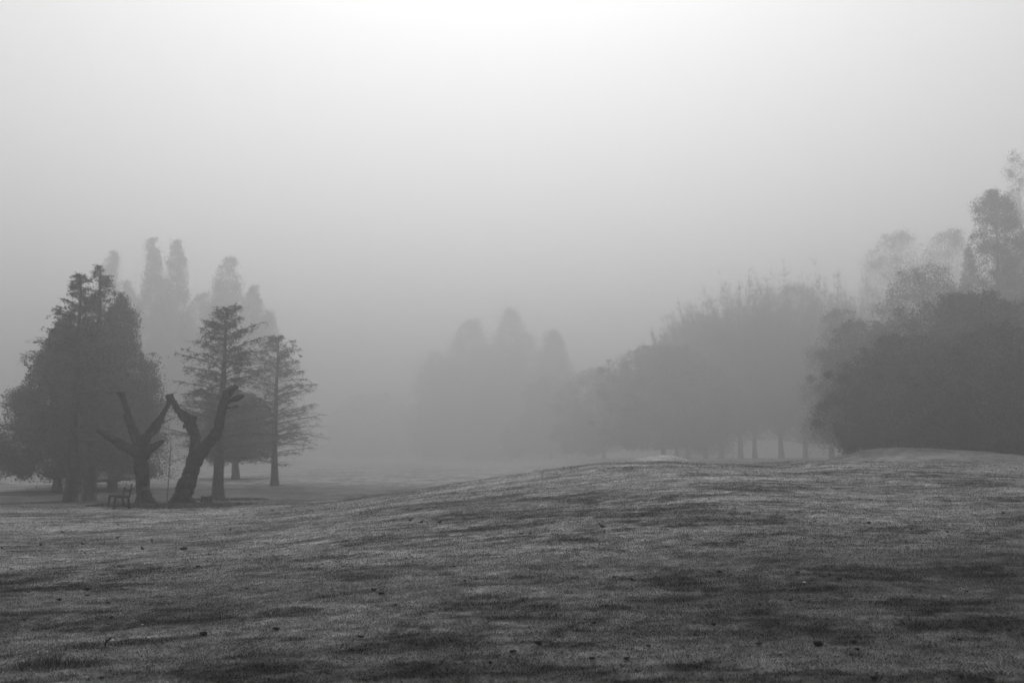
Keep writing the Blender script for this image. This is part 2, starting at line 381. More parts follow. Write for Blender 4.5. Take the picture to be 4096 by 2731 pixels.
def farther(Y): return Y * (1 + .19 * float(np.clip((Y - 95) / 55, 0, 1)))
def broad(name, px, Y, top_py, halfw, seed, label, n=26000, leaf=.17, zb=1.2, shape='round', trunk=.3, group=None, nlump=60, lump=.24, fill=.35, soft=.36, thin=.62, m=None):
    """broad-leaved or evergreen crown: lumps of foliage hung on limbs that leave a tapered trunk"""
    R = np.random.default_rng(seed); Y = farther(Y)
    b = at_depth(px, HOR, Y); z0 = float(gz(b.x, Y)); H = at_depth(px, top_py, Y).z - z0
    rw = halfw * Y * math.cos(PITCH) / F; hs = 5.5 / max(3, rw)
    root = empty(name, (b.x, Y, z0)); tag(root, label, 'tree', group)
    P, r = trunk_tube(H * .9, trunk, R, 0, wob=.12)
    T = Tubes(); T.add(P, r, 9)
    def profile(t):
        if shape == 'round': return math.sqrt(max(0, 1 - (max(0, t - .30) / .72) ** 2)) * (.72 + .28 * min(1, t / .22))
        if shape == 'column': return max(0, 1 - t) ** .48 * (.92 + .12 * math.sin(t * 13 + seed))
        if shape == 'cone': return max(0, 1 - t) ** .62 * (.8 + .2 * min(1, t / .12))
        return max(0, 1 - t) ** .30
    blobs = []
    for i in range(nlump):
        t = (i + R.random()) / nlump; z = zb + (H - zb) * t
        pr = profile(t)
        lr = min(rw, H * .30) * R.uniform(lump * .55, lump * 1.35) * (1.15 - .62 * t)
        a = R.uniform(0, 2 * math.pi); d = (rw * pr - lr * .7) * math.sqrt(R.uniform(.12, 1.0)) if rw * pr > lr * .7 else 0
        zz = min(z, H - lr * .75); mx = rw * .10 * math.sin(t * 6 + seed * 1.7) * (shape in ('column', 'gum'))
        c_ = (math.cos(a) * d + mx, math.sin(a) * d, zz)
        blobs.append((*c_, lr))
        if i % 2 == 0:
            zs = max(zb * .85, zz - d * R.uniform(.5, 1.1)); q0 = np.array([np.interp(zs, P[:, 2], P[:, 0]), np.interp(zs, P[:, 2], P[:, 1]), zs])
            e = np.array(c_); mid = (q0 + e) / 2 + np.array([0, 0, -.08 * d])
            T.add([q0, (q0 + mid) / 2 + R.normal(size=3) * .04, mid, e], [.05 + trunk * .28 * (1 - t), .05 + trunk * .2 * (1 - t), .04 + trunk * .1, .02], 4)
    T.build('trunk', BARK, root)
    pts = crown_points(R, int(n * (1 - fill)), blobs, soft)
    k = int(n * fill); tt = R.random(k) ** .9; prs = np.array([profile(x) for x in tt]); a = R.uniform(0, 2 * math.pi, k)
    rr = rw * prs * np.sqrt(R.random(k)) * .95 * (.50 + .85 * fbm(np.cos(a) * 1.3 + seed, np.sin(a) * 1.3 + tt * 6, 3)); zz_ = zb + (H - zb) * tt * .97 + R.normal(size=k) * .15
    pts = np.concatenate([pts, np.stack([rr * np.cos(a), rr * np.sin(a), zz_], -1)])
    pts = pts[pts[:, 2] < H + .05]; u = np.clip((pts[:, 2] - zb) / (H - zb), 0, 1)
    # gaps: leaves thin out upwards and in irregular pockets
    g = fbm3(pts[:, 0] * hs + 40, pts[:, 1] * hs + 40, pts[:, 2] * hs * .8 + seed) - .5
    pts = pts[R.random(len(pts)) < np.clip(1.0 - thin * u ** 1.6 + g * 2.0 * (.3 + u), .03, 1)]
    v, f = leaves(pts, leaf, R, .1, 1.5); mesh_np('crown', v, f, m or LEAF, root)
    return root

def poplar(name, px, Y, top_py, halfw, seed, label, trunk=.3, group=None, nb=135, zb=2.6, leaf=.0):
    """bare upswept crown: boughs leave low and climb steeply, splitting to fine twigs"""
    R = np.random.default_rng(seed); Y = farther(Y)
    b = at_depth(px, HOR, Y); z0 = float(gz(b.x, Y)); H = at_depth(px, top_py, Y).z - z0
    rw = halfw * Y * math.cos(PITCH) / F
    root = empty(name, (b.x, Y, z0)); tag(root, label, 'tree', group)
    P, r = trunk_tube(H * .74, trunk, R, 0, wob=.16, r1=.05)
    T = Tubes(); T.add(P, r, 9); T.build('trunk', BARK, root)
    B = Tubes(); lc = []
    for i in range(nb):
        t = (i + R.random()) / nb; z = zb + (H * .62 - zb) * t ** 1.2
        p0 = np.array([np.interp(z, P[:, 2], P[:, 0]), np.interp(z, P[:, 2], P[:, 1]), z])
        u = z / H; az = R.uniform(0, 6.283); rr_ = rw * math.sqrt(R.uniform(.02, 1))
        top = H * (1 - .32 * (rr_ / rw) ** 2) * (R.uniform(.80, 1.0) if R.random() < .62 else R.uniform(.4, .85)); top = max(top, z + .6)
        tip = np.array([rr_ * math.cos(az), rr_ * math.sin(az), top]); ctl = p0 + (tip - p0) * np.array([.75, .75, .30]) + R.normal(size=3) * .3
        w7 = np.linspace(0, 1, 7)[:, None]; bp = (1 - w7) ** 2 * p0 + 2 * w7 * (1 - w7) * ctl + w7 ** 2 * tip + R.normal(size=(7, 3)) * .12 * w7
        B.add(bp, .07 * (1 - np.linspace(0, 1, 7)) ** .8 * (1.2 - u) + .012, 4)
        for k in range(17):
            s = R.uniform(.15, 1); q = np.array([np.interp(s, np.linspace(0, 1, 7), bp[:, j]) for j in range(3)])
            l2 = R.uniform(.8, 2.6) * (1.1 - .6 * s)
            sp = bough(q, az + R.uniform(-1.5, 1.5), R.uniform(-.5 if u < .3 else .3, 1.3), l2, -.1, R, 5, .2)
            B.add(sp, np.linspace(.030, .014, 5), 3)
            for _ in range(6):
                s3 = R.uniform(.15, 1); q3 = np.array([np.interp(s3, np.linspace(0, 1, 5), sp[:, j]) for j in range(3)])
                tw = bough(q3, R.uniform(0, 6.28), R.uniform(.1, 1.3), R.uniform(.4, 1.3), 0, R, 3)
                B.add(tw, np.array([.020, .016, .012]), 3)
                nl = int(leaf * 1.6 * max(0, 1 - tw[0, 2] / H * 1.25))
                if nl: lc.append(tw[R.integers(0, 3, nl)] + R.normal(size=(nl, 3)) * .15)
    B.build('branches', TWIG, root)
    if lc:
        v, f = leaves(np.concatenate(lc), .13, R); mesh_np('crown', v, f, LEAF, root)
    return root

# --- left group
def airy(t): return ((1 - t) ** .62) * (1 - .40 * min(1, max(0, (t - .62) / .25))) * (.8 + .2 * min(1, t / .12)) * (1 + .18 * math.sin(t * 17))
cypress('cypress_tree', 72, 44, 276, 3.5, 11, 'nearest feathery cypress on the far left with one straight leader', nb=125, dens=1.25, leaf=.50, leaf_lo=.9, trunk=.24, zb=.18, prof=airy)
cypress('cypress_tree', 91, 49, 266, 3.3, 12, 'tallest thin topped cypress just right of the far left one', nb=115, dens=1.1, leaf=.42, leaf_lo=.8, trunk=.27, zb=.2, prof=airy)
def waist(t): return ((1 - t) ** .46) * 1.0 * (1 - .35 * math.exp(-((t - .48) / .07) ** 2)) * (.75 + .25 * min(1, t / .1))
cypress('cypress_tree', 220, 50, 309, 3.55, 13, 'cypress directly behind the right pollard with a waist in its crown', nb=130, dens=1.15, leaf=.62, leaf_lo=.30, trunk=.26, zb=.20, prof=waist)
def wide(t): return (1 - t) ** .5 * (.8 + .2 * min(1, t / .2))
cypress('cypress_tree', 275.5, 64, 337, 3.6, 14, 'sparse bare cypress standing alone at the right of the left group', nb=125, dens=1.0, leaf=.40, trunk=.22, zb=.19, prof=wide)
broad('evergreen_tree', 58, 58, 318, 76, 21, 'dense dark tree behind the far left cypress reaching the photo edge', n=150000, leaf=.075, zb=1.0, shape='cone', trunk=.22, group='dense trees behind the cypresses')
broad('evergreen_tree', 114, 60, 292, 70, 22, 'dense dark tree filling the space right of the tallest cypress', n=150000, leaf=.075, zb=.6, shape='cone', trunk=.24, group='dense trees behind the cypresses')
broad('evergreen_tree', 82, 65, 318, 40, 23, 'dense dark tree seen through the two left cypresses', n=90000, leaf=.08, zb=1.4, shape='round', trunk=.28, group='dense trees behind the cypresses')
broad('evergreen_tree', 236, 74, 392, 50, 24, 'low dense tree between the waisted and the sparse cypress', n=90000, leaf=.085, zb=1.5, shape='round', trunk=.25, group='dense trees behind the cypresses')
# ghostly tall trees behind them
for px, Y, ty_, hw, sd_, lb in ((100, 198, 250, 36, 31, 'pale tall tree in fog above the far left cypress'),
        (145, 186, 237, 36, 32, 'pale narrow tree in fog with the highest top of the left group'),
        (171, 189, 239, 33, 33, 'pale narrow tree in fog close beside the highest one'),
        (220, 188, 256, 44, 34, 'pale tall tree in fog above the waisted cypress'),
        (246, 194, 284, 38, 35, 'pale shoulder tree in fog above the sparse cypress'),
        (122, 204, 280, 34, 36, 'pale lower tree in fog filling in left of the narrow pair'),
        (158, 198, 288, 46, 39, 'pale broad tree in fog below the tops of the narrow pair'),
        (194, 204, 292, 44, 38, 'pale lower tree in fog filling the gap right of the narrow pair'),
        (265, 206, 308, 36, 37, 'lowest pale tree in fog at the right end of the ghostly row')):
    broad('tall_tree', px, Y, ty_, hw, sd_, lb, n=90000, leaf=.24, zb=4, shape='column', trunk=.5, nlump=80, lump=.22, fill=.2, soft=.5, group='tall pale trees in the fog behind the left group')

# --- middle ghosts
for px, Y, ty_, hw, sd_, lb in ((436, 305, 350, 40, 41, 'leftmost and lowest pale tree of the misty middle clump'),
        (468, 298, 317, 50, 42, 'rounded pale tree left of the central peak in the mist'),
        (511, 292, 306, 56, 43, 'pale central tree whose peak is the top of the misty clump'),
        (556, 276, 329, 40, 44, 'pale tree on the right shoulder of the misty middle clump'),
        (495, 325, 342, 80, 45, 'pale broad tree filling in behind the misty clump'),
        (552, 236, 376, 62, 47, 'pale low tree closing the gap under the right shoulder of the clump'),
        (372, 360, 392, 60, 46, 'faintest low tree left of the misty middle clump')):
    broad('misty_tree', px, Y, ty_, hw, sd_, lb, n=90000, leaf=.34, zb=2.5, shape='round' if px in (495, 535, 372) else 'column', trunk=.5, nlump=90, lump=.26, fill=.25, soft=.5, group='misty trees in the middle distance')

# --- right side
broad('round_tree', 604, 186, 366, 58, 58, 'pale low tree merging into the left side of the dome shaped tree', n=90000, leaf=.20, zb=1.8, trunk=.4, nlump=70, lump=.3, group='trees of the right wood')
broad('round_tree', 706, 178, 312, 64, 59, 'pale broad tree behind the gap between dome shaped and bare trees', n=90000, leaf=.20, zb=2.4, trunk=.4, nlump=70, lump=.3, group='trees of the right wood')
broad('round_tree', 805, 184, 284, 84, 60, 'pale broad tree filling in behind the bare upswept trees', n=120000, leaf=.20, zb=4, trunk=.4, nlump=90, lump=.25, group='trees of the right wood')
broad('round_tree', 664, 150, 343, 84, 51, 'dark dome shaped tree at the left end of the right wood', n=150000, leaf=.15, fill=.5, thin=.4, zb=2.2, trunk=.4, nlump=120, lump=.2, group='trees of the right wood')
for px, Y, ty_, hw, sd_, lb in ((706, 168, 283, 48, 52, 'bare upswept tree just right of the dome shaped tree'),
        (741, 160, 260, 46, 53, 'tall bare upswept tree with twin trunks beside it'),
        (755, 172, 268, 48, 54, 'bare upswept tree close behind its twin trunk neighbour'),
        (782, 156, 255, 48, 55, 'bare upswept tree with the stoutest trunk of the gap in the wood'),
        (832, 162, 256, 50, 56, 'bare upswept tree partly hidden by the big dark evergreen'),
        (722, 184, 276, 44, 68, 'bare upswept tree filling the gap left of the twin trunks'),
        (806, 182, 256, 46, 69, 'bare upswept tree right of the stoutest trunk, further back'),
        (858, 176, 262, 44, 70, 'bare upswept tree rising behind the smaller dark evergreen'),
        (688, 190, 300, 44, 71, 'bare upswept tree between the dome shaped tree and the first trunk'),
        (677, 176, 312, 44, 57, 'lower bare upswept tree behind the dome shaped tree')):
    poplar('bare_tree', px, Y, ty_, hw, sd_, lb, trunk=.42, group='bare upswept trees of the right wood', leaf=9)
G_ = 'dark evergreens behind the larger mound'
broad('dark_evergreen', 908, 62, 334, 92, 61, 'dark spreading evergreen closest behind the larger mound', n=200000, leaf=.085, zb=1.1, trunk=.36, nlump=120, lump=.20, soft=.46, thin=.88, group=G_)
broad('dark_evergreen', 1005, 56, 322, 92, 63, 'darkest low evergreen at the right edge of the photo', n=200000, leaf=.08, zb=.9, trunk=.36, nlump=120, lump=.2, soft=.46, thin=.88, group=G_)
broad('dark_evergreen', 958, 78, 294, 96, 73, 'dark evergreen of middle height rising behind the two closest ones', n=200000, leaf=.11, zb=1.5, trunk=.4, nlump=130, lump=.19, soft=.46, thin=.88, group=G_)
broad('dark_evergreen', 985, 70, 290, 84, 76, 'dark evergreen between the darkest one and the paler one behind it', n=200000, leaf=.095, zb=1.5, trunk=.4, nlump=130, lump=.19, soft=.46, thin=.88, group=G_)
broad('dark_evergreen', 868, 92, 318, 60, 64, 'smaller dark evergreen leaning out left of the closest one', n=160000, leaf=.12, zb=1.5, trunk=.3, nlump=110, lump=.2, soft=.46, thin=.88, group=G_)
broad('dark_evergreen', 846, 118, 306, 46, 77, 'grey round tree filling the notch left of the smaller dark evergreen', n=90000, leaf=.15, zb=2, trunk=.35, nlump=90, lump=.2, soft=.46, thin=.88, group=G_)
broad('dark_evergreen', 935, 112, 262, 72, 74, 'grey evergreen whose round top stands left of the ragged tree', n=160000, leaf=.14, zb=2, trunk=.4, nlump=110, lump=.2, soft=.46, thin=.88, group=G_)
broad('dark_evergreen', 1012, 112, 190, 54, 62, 'tall ragged topped gum like tree at the right edge', n=160000, leaf=.12, zb=3, shape='gum', trunk=.5, nlump=130, lump=.20, fill=.26, soft=.42, thin=.2, group=G_)
broad('dark_evergreen', 980, 136, 242, 34, 75, 'narrow pointed tree just left of the ragged gum like tree', n=60000, leaf=.13, zb=3, shape='cone', trunk=.35, nlump=60, lump=.24, fill=.3, thin=.3, group=G_)
broad('tall_tree', 905, 190, 230, 58, 65, 'pale tall round headed tree in fog behind the biggest dark evergreen', n=150000, leaf=.15, zb=4, trunk=.5, lump=.26, soft=.5, fill=.3, thin=.5, group='tall pale trees behind the right wood')
broad('tall_tree', 958, 186, 226, 46, 67, 'pale tall tree in fog left of the ragged gum like tree', n=150000, leaf=.15, zb=4, trunk=.5, lump=.26, soft=.5, fill=.3, thin=.5, group='tall pale trees behind the right wood')
broad('tall_tree', 1036, 156, 150, 28, 66, 'palest tallest tree looming high at the right edge', n=60000, leaf=.14, zb=6, shape='gum', thin=.3, trunk=.5, lump=.4, soft=.5, fill=.1, group='tall pale trees behind the right wood')

# --- pollards: a skeleton in photo-zoom units, swept, fused by a voxel remesh and roughened
def pollard(name, cx, cy, Y, limbs, twigs, seed, label, fat=1.0):
    R = np.random.default_rng(seed); k = .003727 * Y / 38.8
    pxb = (350 + cx * .3827) / 4
    b = at_depth(pxb, HOR, Y); z0 = float(gz(b.x, Y)); root = empty(name, (b.x, Y, z0)); tag(root, label, 'tree', 'pollarded trees beside the bench')
    V = []; Fc = []; n0 = 0
    def blobtube(pts, sides=14):
        nonlocal n0
        P = np.array([((x - cx) * k, d * k, (cy - y) * k) for x, y, r, d in pts]); r = np.array([p[2] * k * (fat if p[2] < 60 else 1) for p in pts])
        m = max(6, len(pts) * 5); t = np.linspace(0, len(pts) - 1, m); i = np.arange(len(pts))
        P2 = np.stack([np.interp(t, i, P[:, j]) for j in range(3)], -1); r2 = np.interp(t, i, r)
        for _ in range(2): P2[1:-1] = (P2[:-2] + 2 * P2[1:-1] + P2[2:]) / 4; r2[1:-1] = (r2[:-2] + 2 * r2[1:-1] + r2[2:]) / 4
        tan = np.gradient(P2, axis=0); tan /= np.linalg.norm(tan, axis=1)[:, None]
        u = np.cross(tan, [0, 1, 0]); u /= np.linalg.norm(u, axis=1)[:, None]; w = np.cross(tan, u)
        a = np.arange(sides) * 2 * math.pi / sides
        lump = 1 + .13 * np.sin(a * 3 + R.uniform(0, 6))[None] * np.sin(t * 1.7 + R.uniform(0, 6))[:, None] + R.normal(size=(m, 1)) * .05
        ring = P2[:, None] + (r2[:, None] * lump)[..., None] * (np.cos(a)[None, :, None] * u[:, None] + np.sin(a)[None, :, None] * w[:, None])
        V.append(ring.reshape(-1, 3)); V.append(P2[[0, -1]])
        ii = np.arange(m - 1)[:, None] * sides; j = np.arange(sides)[None]; j2 = (j + 1) % sides
        q = np.stack([ii + j, ii + j2, ii + sides + j2, ii + sides + j], -1).reshape(-1, 4)
        for x in q: Fc.append(tuple(x + n0))
        c0, c1 = n0 + m * sides, n0 + m * sides + 1
        for j in range(sides):
            Fc.append((n0 + (j + 1) % sides, n0 + j, c0)); Fc.append((n0 + (m - 1) * sides + j, n0 + (m - 1) * sides + (j + 1) % sides, c1))
        n0 += m * sides + 2
    for l in limbs: blobtube(l)
    me = bpy.data.meshes.new('trunk'); me.from_pydata([tuple(x) for x in np.concatenate(V)], [], Fc); me.update()
    o = bpy.data.objects.new('trunk', me); S.collection.objects.link(o); o.parent = root; me.materials.append(BARK_OLD)
    rm = o.modifiers.new('fuse', 'REMESH'); rm.mode = 'VOXEL'; rm.voxel_size = .024; rm.use_smooth_shade = True
    for sc_, st in ((.34, .13), (.10, .07)):
        tx = bpy.data.textures.new('lumps', 'CLOUDS'); tx.noise_scale = sc_; tx.noise_depth = 2
        dm = o.modifiers.new('rough', 'DISPLACE'); dm.texture = tx; dm.strength = st; dm.mid_level = .5; dm.texture_coords = 'LOCAL'
    T = Tubes()
    for tw in twigs:
        P = np.array([((x - cx) * k, d * k, (cy - y) * k) for x, y, r, d in tw]); T.add(P, np.array([p[2] * k for p in tw]), 5)
        for _ in range(3 + len(tw)):
            s = R.integers(1, len(tw)); q = P[s]; az = R.uniform(0, 6.28)
            T.add(bough(q, az, R.uniform(-.2, 1.2), R.uniform(.12, .4), 0, R, 4), np.array([.009, .007, .006, .004]), 3)
    T.build('twigs', TWIG, root)
    return root
pollard('pollarded_tree', 625, 1368, 38.8, [
    [(640, 1420, 118, 0), (628, 1362, 104, 0), (612, 1300, 76, 0), (590, 1150, 63, 0), (568, 1000, 58, 0), (548, 900, 68, 0), (540, 810, 68, 0)],
    [(545, 880, 46, 0), (430, 792, 40, -20), (330, 742, 40, -40), (240, 682, 32, -50), (170, 640, 22, -50), (108, 615, 14, -50)],
    [(270, 690, 20, -45), (205, 628, 12, -30)],
    [(532, 820, 60, 0), (490, 680, 44, 20), (432, 560, 34, 30), (408, 470, 26, 30), (370, 370, 25, 30), (335, 290, 24, 20), (322, 235, 32, 20), (318, 212, 38, 20)],
    [(440, 600, 24, 30), (372, 530, 17, 60), (346, 480, 13, 70), (338, 430, 9, 80)],
    [(548, 780, 55, 0), (610, 625, 25, 40), (680, 540, 21, 60), (742, 440, 20, 70), (786, 360, 20, 80), (794, 290, 17, 80), (776, 238, 19, 80)],
    [(600, 800, 36, 0), (655, 705, 17, -60), (735, 632, 15, -90), (790, 530, 13, -100), (824, 410, 10, -100)],
    [(590, 860, 52, 0), (680, 790, 32, 20), (742, 740, 18, 30), (782, 715, 10, 30)],
    [(600, 1310, 60, 0), (690, 1350, 42, -30), (740, 1385, 26, -50)],
    [(600, 1320, 50, 0), (560, 1368, 34, -40), (530, 1392, 22, -60)]],
    [[(720, 350, 6, 60), (620, 380, 5, 40), (520, 400, 3, 30)], [(740, 370, 8, 70), (715, 300, 6, 60), (742, 235, 5, 70), (705, 175, 3, 60)],
     [(400, 380, 7, 30), (460, 330, 5, 0), (430, 255, 4, -10)], [(440, 325, 5, 0), (500, 318, 4, 0), (535, 335, 3, 0)], [(360, 440, 5, 30), (300, 430, 4, 30), (250, 440, 3, 30)],
     [(790, 540, 8, -60), (860, 505, 6, -60), (925, 470, 3, -60)], [(800, 250, 7, 80), (850, 220, 5, 80)], [(730, 760, 6, 20), (800, 720, 4, 20), (860, 700, 3, 20)]],
    71, 'old pollarded tree with five cut limbs and thin twigs, nearest the bench', fat=1.22)
pollard('pollarded_tree', 1010, 1363, 38.6, [
    [(1005, 1420, 160, 0), (1003, 1358, 134, 0), (1012, 1290, 98, 0), (1042, 1180, 86, 0), (1080, 1060, 76, 0), (1110, 950, 74, 0), (1135, 870, 80, 0)],
    [(1120, 900, 62, 0), (1108, 760, 46, 10), (1112, 660, 50, 20), (1062, 560, 58, 20), (1052, 490, 58, 20), (1062, 446, 60, 20)],
    [(1050, 520, 55, 20), (985, 465, 46, 10), (930, 400, 34, 0), (872, 312, 33, 0), (842, 236, 33, 0)],
    [(1010, 560, 34, 20), (985, 545, 26, 20)],
    [(1160, 880, 72, 0), (1240, 765, 64, -10), (1310, 680, 62, -20), (1358, 600, 54, -20), (1382, 480, 48, -20), (1398, 370, 46, -20), (1418, 285, 48, -20), (1448, 225, 44, -20)],
    [(1440, 250, 42, -20), (1500, 170, 33, -20), (1540, 142, 24, -20)],
    [(1430, 260, 30, -20), (1415, 195, 24, -20)],
    [(1430, 312, 26, -20), (1540, 282, 24, -40), (1626, 256, 21, -50)],
    [(1430, 380, 18, -20), (1500, 370, 13, 0), (1548, 358, 11, 10)],
    [(1360, 640, 52, -20), (1398, 645, 22, -10)],
    [(1000, 1310, 80, 0), (920, 1352, 46, -30), (862, 1385, 26, -40)],
    [(1040, 1310, 70, 0), (1110, 1350, 44, -40), (1160, 1388, 24, -50)]],
    [[(1525, 195, 9, -30), (1570, 195, 7, -40), (1606, 208, 4, -50)], [(1140, 800, 7, -80), (1180, 700, 5, -85), (1200, 640, 3, -85)]],
    72, 'old leaning pollarded tree forked into two thick cut limbs, right of the bench')
# sapling between the pollards
p = at_depth(675 / 4, HOR, 39.2); z0 = float(gz(p.x, 39.2)); r_ = empty('sapling', (p.x, 39.2, z0)); tag(r_, 'thin bare sapling stem between the two pollarded trees', 'sapling')
T = Tubes(); R = np.random.default_rng(5); st = np.array([(0, 0, -.1), (.02, 0, .6), (.03, .02, 1.3), (.07, 0, 2.0), (.06, 0, 2.6)]); T.add(st, [.022, .02, .017, .013, .006], 6); T.build('stem', BARK, r_)
T = Tubes()
for i in range(14):
    z = 1.4 + i * .09; T.add(bough(np.array([.05, 0, z]), R.uniform(0, 6.28), .6, R.uniform(.15, .4), 0, R, 4), [.006, .005, .004, .003], 3)
T.build('twigs', TWIG, r_)
# low stump right of the leaning pollard
p = at_depth(829 / 4, HOR, 40.5); z0 = float(gz(p.x, 40.5))
a = np.linspace(0, 2 * math.pi, 25)[:-1]; rr = .30 + .04 * np.sin(a * 3) + .02 * np.sin(a * 7)
V = []; 
for z, s in ((-.1, 1.35), (.08, 1.12), (.2, 1.0), (.36, .96), (.38, .88)): V += [(math.cos(t) * r * s, math.sin(t) * r * s, z + (.03 * math.sin(t * 2) if z > .3 else 0)) for t, r in zip(a, rr)]
V.append((0, 0, .37)); Fq = []
for i in range(4):
    for j in range(24): Fq.append((i * 24 + j, i * 24 + (j + 1) % 24, i * 24 + 24 + (j + 1) % 24, i * 24 + 24 + j))
for j in range(24): Fq.append((96 + j, 96 + (j + 1) % 24, 120))
me = bpy.data.meshes.new('tree_stump'); me.from_pydata(V, [], Fq); me.materials.append(BARK_OLD); o = bpy.data.objects.new('tree_stump', me); S.collection.objects.link(o)
o.location = (p.x, 40.5, z0); o.scale = (.66, .66, .62); tag(o, 'low dark tree stump at the foot of the leaning pollarded tree', 'tree stump')

# ------------------------------------------------------------------ bench
def box(cx, cy, cz, sx, sy, sz, ry=0):
    M_ = Matrix.Translation((cx, cy, cz)) @ Matrix.Rotation(ry, 4, 'Y')
    v = [M_ @ Vector((x * sx / 2, y * sy / 2, z * sz / 2)) for x in (-1, 1) for y in (-1, 1) for z in (-1, 1)]
    return [tuple(q) for q in v], [(0, 1, 3, 2), (4, 6, 7, 5), (0, 4, 5, 1), (2, 3, 7, 6), (0, 2, 6, 4), (1, 5, 7, 3)]
def part(name, boxes, m, parent):
    V = []; Fq = []
    for b_ in boxes:
        v, f = box(*b_); n = len(V); V += v; Fq += [tuple(i + n for i in q) for q in f]
    me = bpy.data.meshes.new(name); me.from_pydata(V, [], Fq); me.materials.append(m)
    o = bpy.data.objects.new(name, me); S.collection.objects.link(o); o.parent = parent
    bv = o.modifiers.new('bevel', 'BEVEL'); bv.width = .006; bv.segments = 2; return o
bp_ = on_ground(121.5, 508.2)
bench = empty('park_bench', (bp_.x, bp_.y, float(gz(bp_.x, bp_.y))), math.radians(29.5)); tag(bench, 'old wooden park bench seen end on beside the pollarded trees', 'bench')
L_ = 1.35   # length away from the viewer, seat faces left
for y, hb in ((0, .86), (L_, .70)):
    fr = .0
    part('leg', [(-.235, y, .20, .07, .08, .44, .10)], WOOD, bench)
    part('leg', [(.235, y, .20, .07, .08, .44, -.13)], WOOD, bench)
    part('arm_frame', [(0, y, .40, .50, .075, .06, 0), (.16, y, .17, .17, .05, .035, 0)] if y == 0 else [(0, y, .40, .50, .07, .06, 0)], WOOD, bench)
    part('back_post', [(.235 + .5 * math.tan(.16) * (hb - .4), y, (hb + .4) / 2, .05, .065, hb - .38, .16)], WOOD, bench)
part('seat', [(-.20 + i * .095, L_ / 2, .446, .075, L_ + .12, .026, 0) for i in range(5)], WOOD, bench)
part('backrest', [(.255, L_ / 2, .60, .022, L_ + .06, .07, .16)], WOOD, bench)

# ------------------------------------------------------------------ rank grass round the pollards, foreground tufts
x0 = at_depth(158, HOR, 38).x
for i, (px, Y, rx, ry, n, h, lb) in enumerate(((118, 37.2, 1.0, 1.2, 1500, .13, 'ring of uncut grass at the foot of the pollard nearest the bench'),
        (182, 36.6, 1.9, 1.6, 3600, .14, 'ring of uncut grass at the foot of the leaning pollard'),
        (150, 36.9, 1.2, 1.4, 1500, .12, 'uncut grass around the thin sapling between the pollards'),
        (218, 38.0, 1.5, 1.4, 1800, .12, 'uncut grass fringe beside the low stump'),
        (55, 44.5, 3.6, 1.6, 2600, .14, 'uncut grass below the far left cypress'),
        (222, 49.5, 2.4, 1.2, 1500, .15, 'uncut grass below the waisted cypress'))):
    p = at_depth(px, HOR, Y); long_tuft('grass_tuft', p.x, Y, rx, ry, n, h, 200 + i, lb, group='rings of uncut grass around the trees', w=.03)
for i, (x, y, rx, ry, n, h, lb) in enumerate(((190, 2668, .26, .14, 330, .15, 'long ragged grass tuft with tall stalks, lowest on the left'),
        (300, 2660, .32, .10, 600, .06, 'dark flattened grass tuft trailing right of the tall stalked one'),
        (330, 2595, .34, .12, 600, .045, 'dark matted grass strip below the little twig'),
        (110, 2455, .55, .12, 600, .07, 'long thin strip of dark rough grass on the left edge'),
        (20, 2302, .22, .12, 200, .09, 'small dark tuft at the left edge of the field'),
        (1480, 2312, .6, .25, 500, .07, 'broad dark tuft in the centre left of the field'),
        (1924, 2392, .25, .14, 260, .06, 'small dark tuft near the centre of the field'),
        (2450, 2432, .35, .18, 420, .06, 'dark scruffy tuft right of centre in the foreground'),
        (2130, 2435, .28, .18, 320, .06, 'dark scruffy tuft below the centre of the field'),
        (3300, 2352, .30, .10, 260, .05, 'thin dark tuft in the right half of the field'))):
    p = src(x, y); long_tuft('grass_tuft', p.x, p.y, rx, ry, n, h, 300 + i, lb, group='dark tufts in the open field', m=TUFT, w=.005)

# little twig standing in the left foreground
p = src(420, 2590); r_ = empty('dead_twig', p); r_.scale = (.5, .5, .5); tag(r_, 'small dead upright twig with a dark bent head in the left foreground', 'twig')
T = Tubes(); T.add([(0, 0, -.02), (.004, 0, .05), (.0, .01, .10), (.03, .01, .145)], [.014, .012, .009, .006], 6)
T.add([(.0, .01, .07), (.04, .0, .12), (.075, 0, .16), (.10, 0, .165)], [.009, .010, .018, .010], 6); T.add([(0, 0, .06), (-.04, 0, .13)], [.007, .003], 5); T.add([(.0, .01, .09), (.01, 0, .19)], [.007, .002], 5); T.add([(.03, 0, .11), (.08, 0, .10)], [.006, .003], 5); T.build('stem', BARK_OLD, r_)

# ------------------------------------------------------------------ clods
def clod_mesh(seed):
    import bmesh
    bm = bmesh.new(); bmesh.ops.create_icosphere(bm, subdivisions=3, radius=1)
    for v in bm.verts:
        n = mnoise.fractal(v.co * 1.6 + Vector((seed * 7.1, 0, 0)), 1, 2, 4); v.co *= 1 + .45 * n
        v.co.z = v.co.z * .55 + .25
    me = bpy.data.meshes.new('clod'); bm.to_mesh(me); bm.free(); me.materials.append(SOIL); return me
CM = [clod_mesh(i) for i in range(6)]
Z5 = lambda x, y: (x * .5952, 2000 + y * .5952)
Z6 = lambda x, y: (1400 + x * .5952, 2000 + y * .5952)
Z7 = lambda x, y: (2700 + x * .5935, 1900 + y * .5935)
clods = [(Z5(*q), s) for q, s in [((1240,333),26),((1405,366),11),((1330,450),15),((1683,371),10),((587,606),20),((588,645),18),((400,675),16),((725,696),18),
  ((188,622),13),((1658,600),14),((1545,616),8),((1342,594),8),((1370,910),28),((1855,875),24),((175,1105),12),((680,1206),16),((160,808),18),((595,1218),12),
  ((573,357),8),((1472,567),6),((1831,70),9),((1638,100),10),((1545,150),7),((750,795),18),((75,465),8)]]
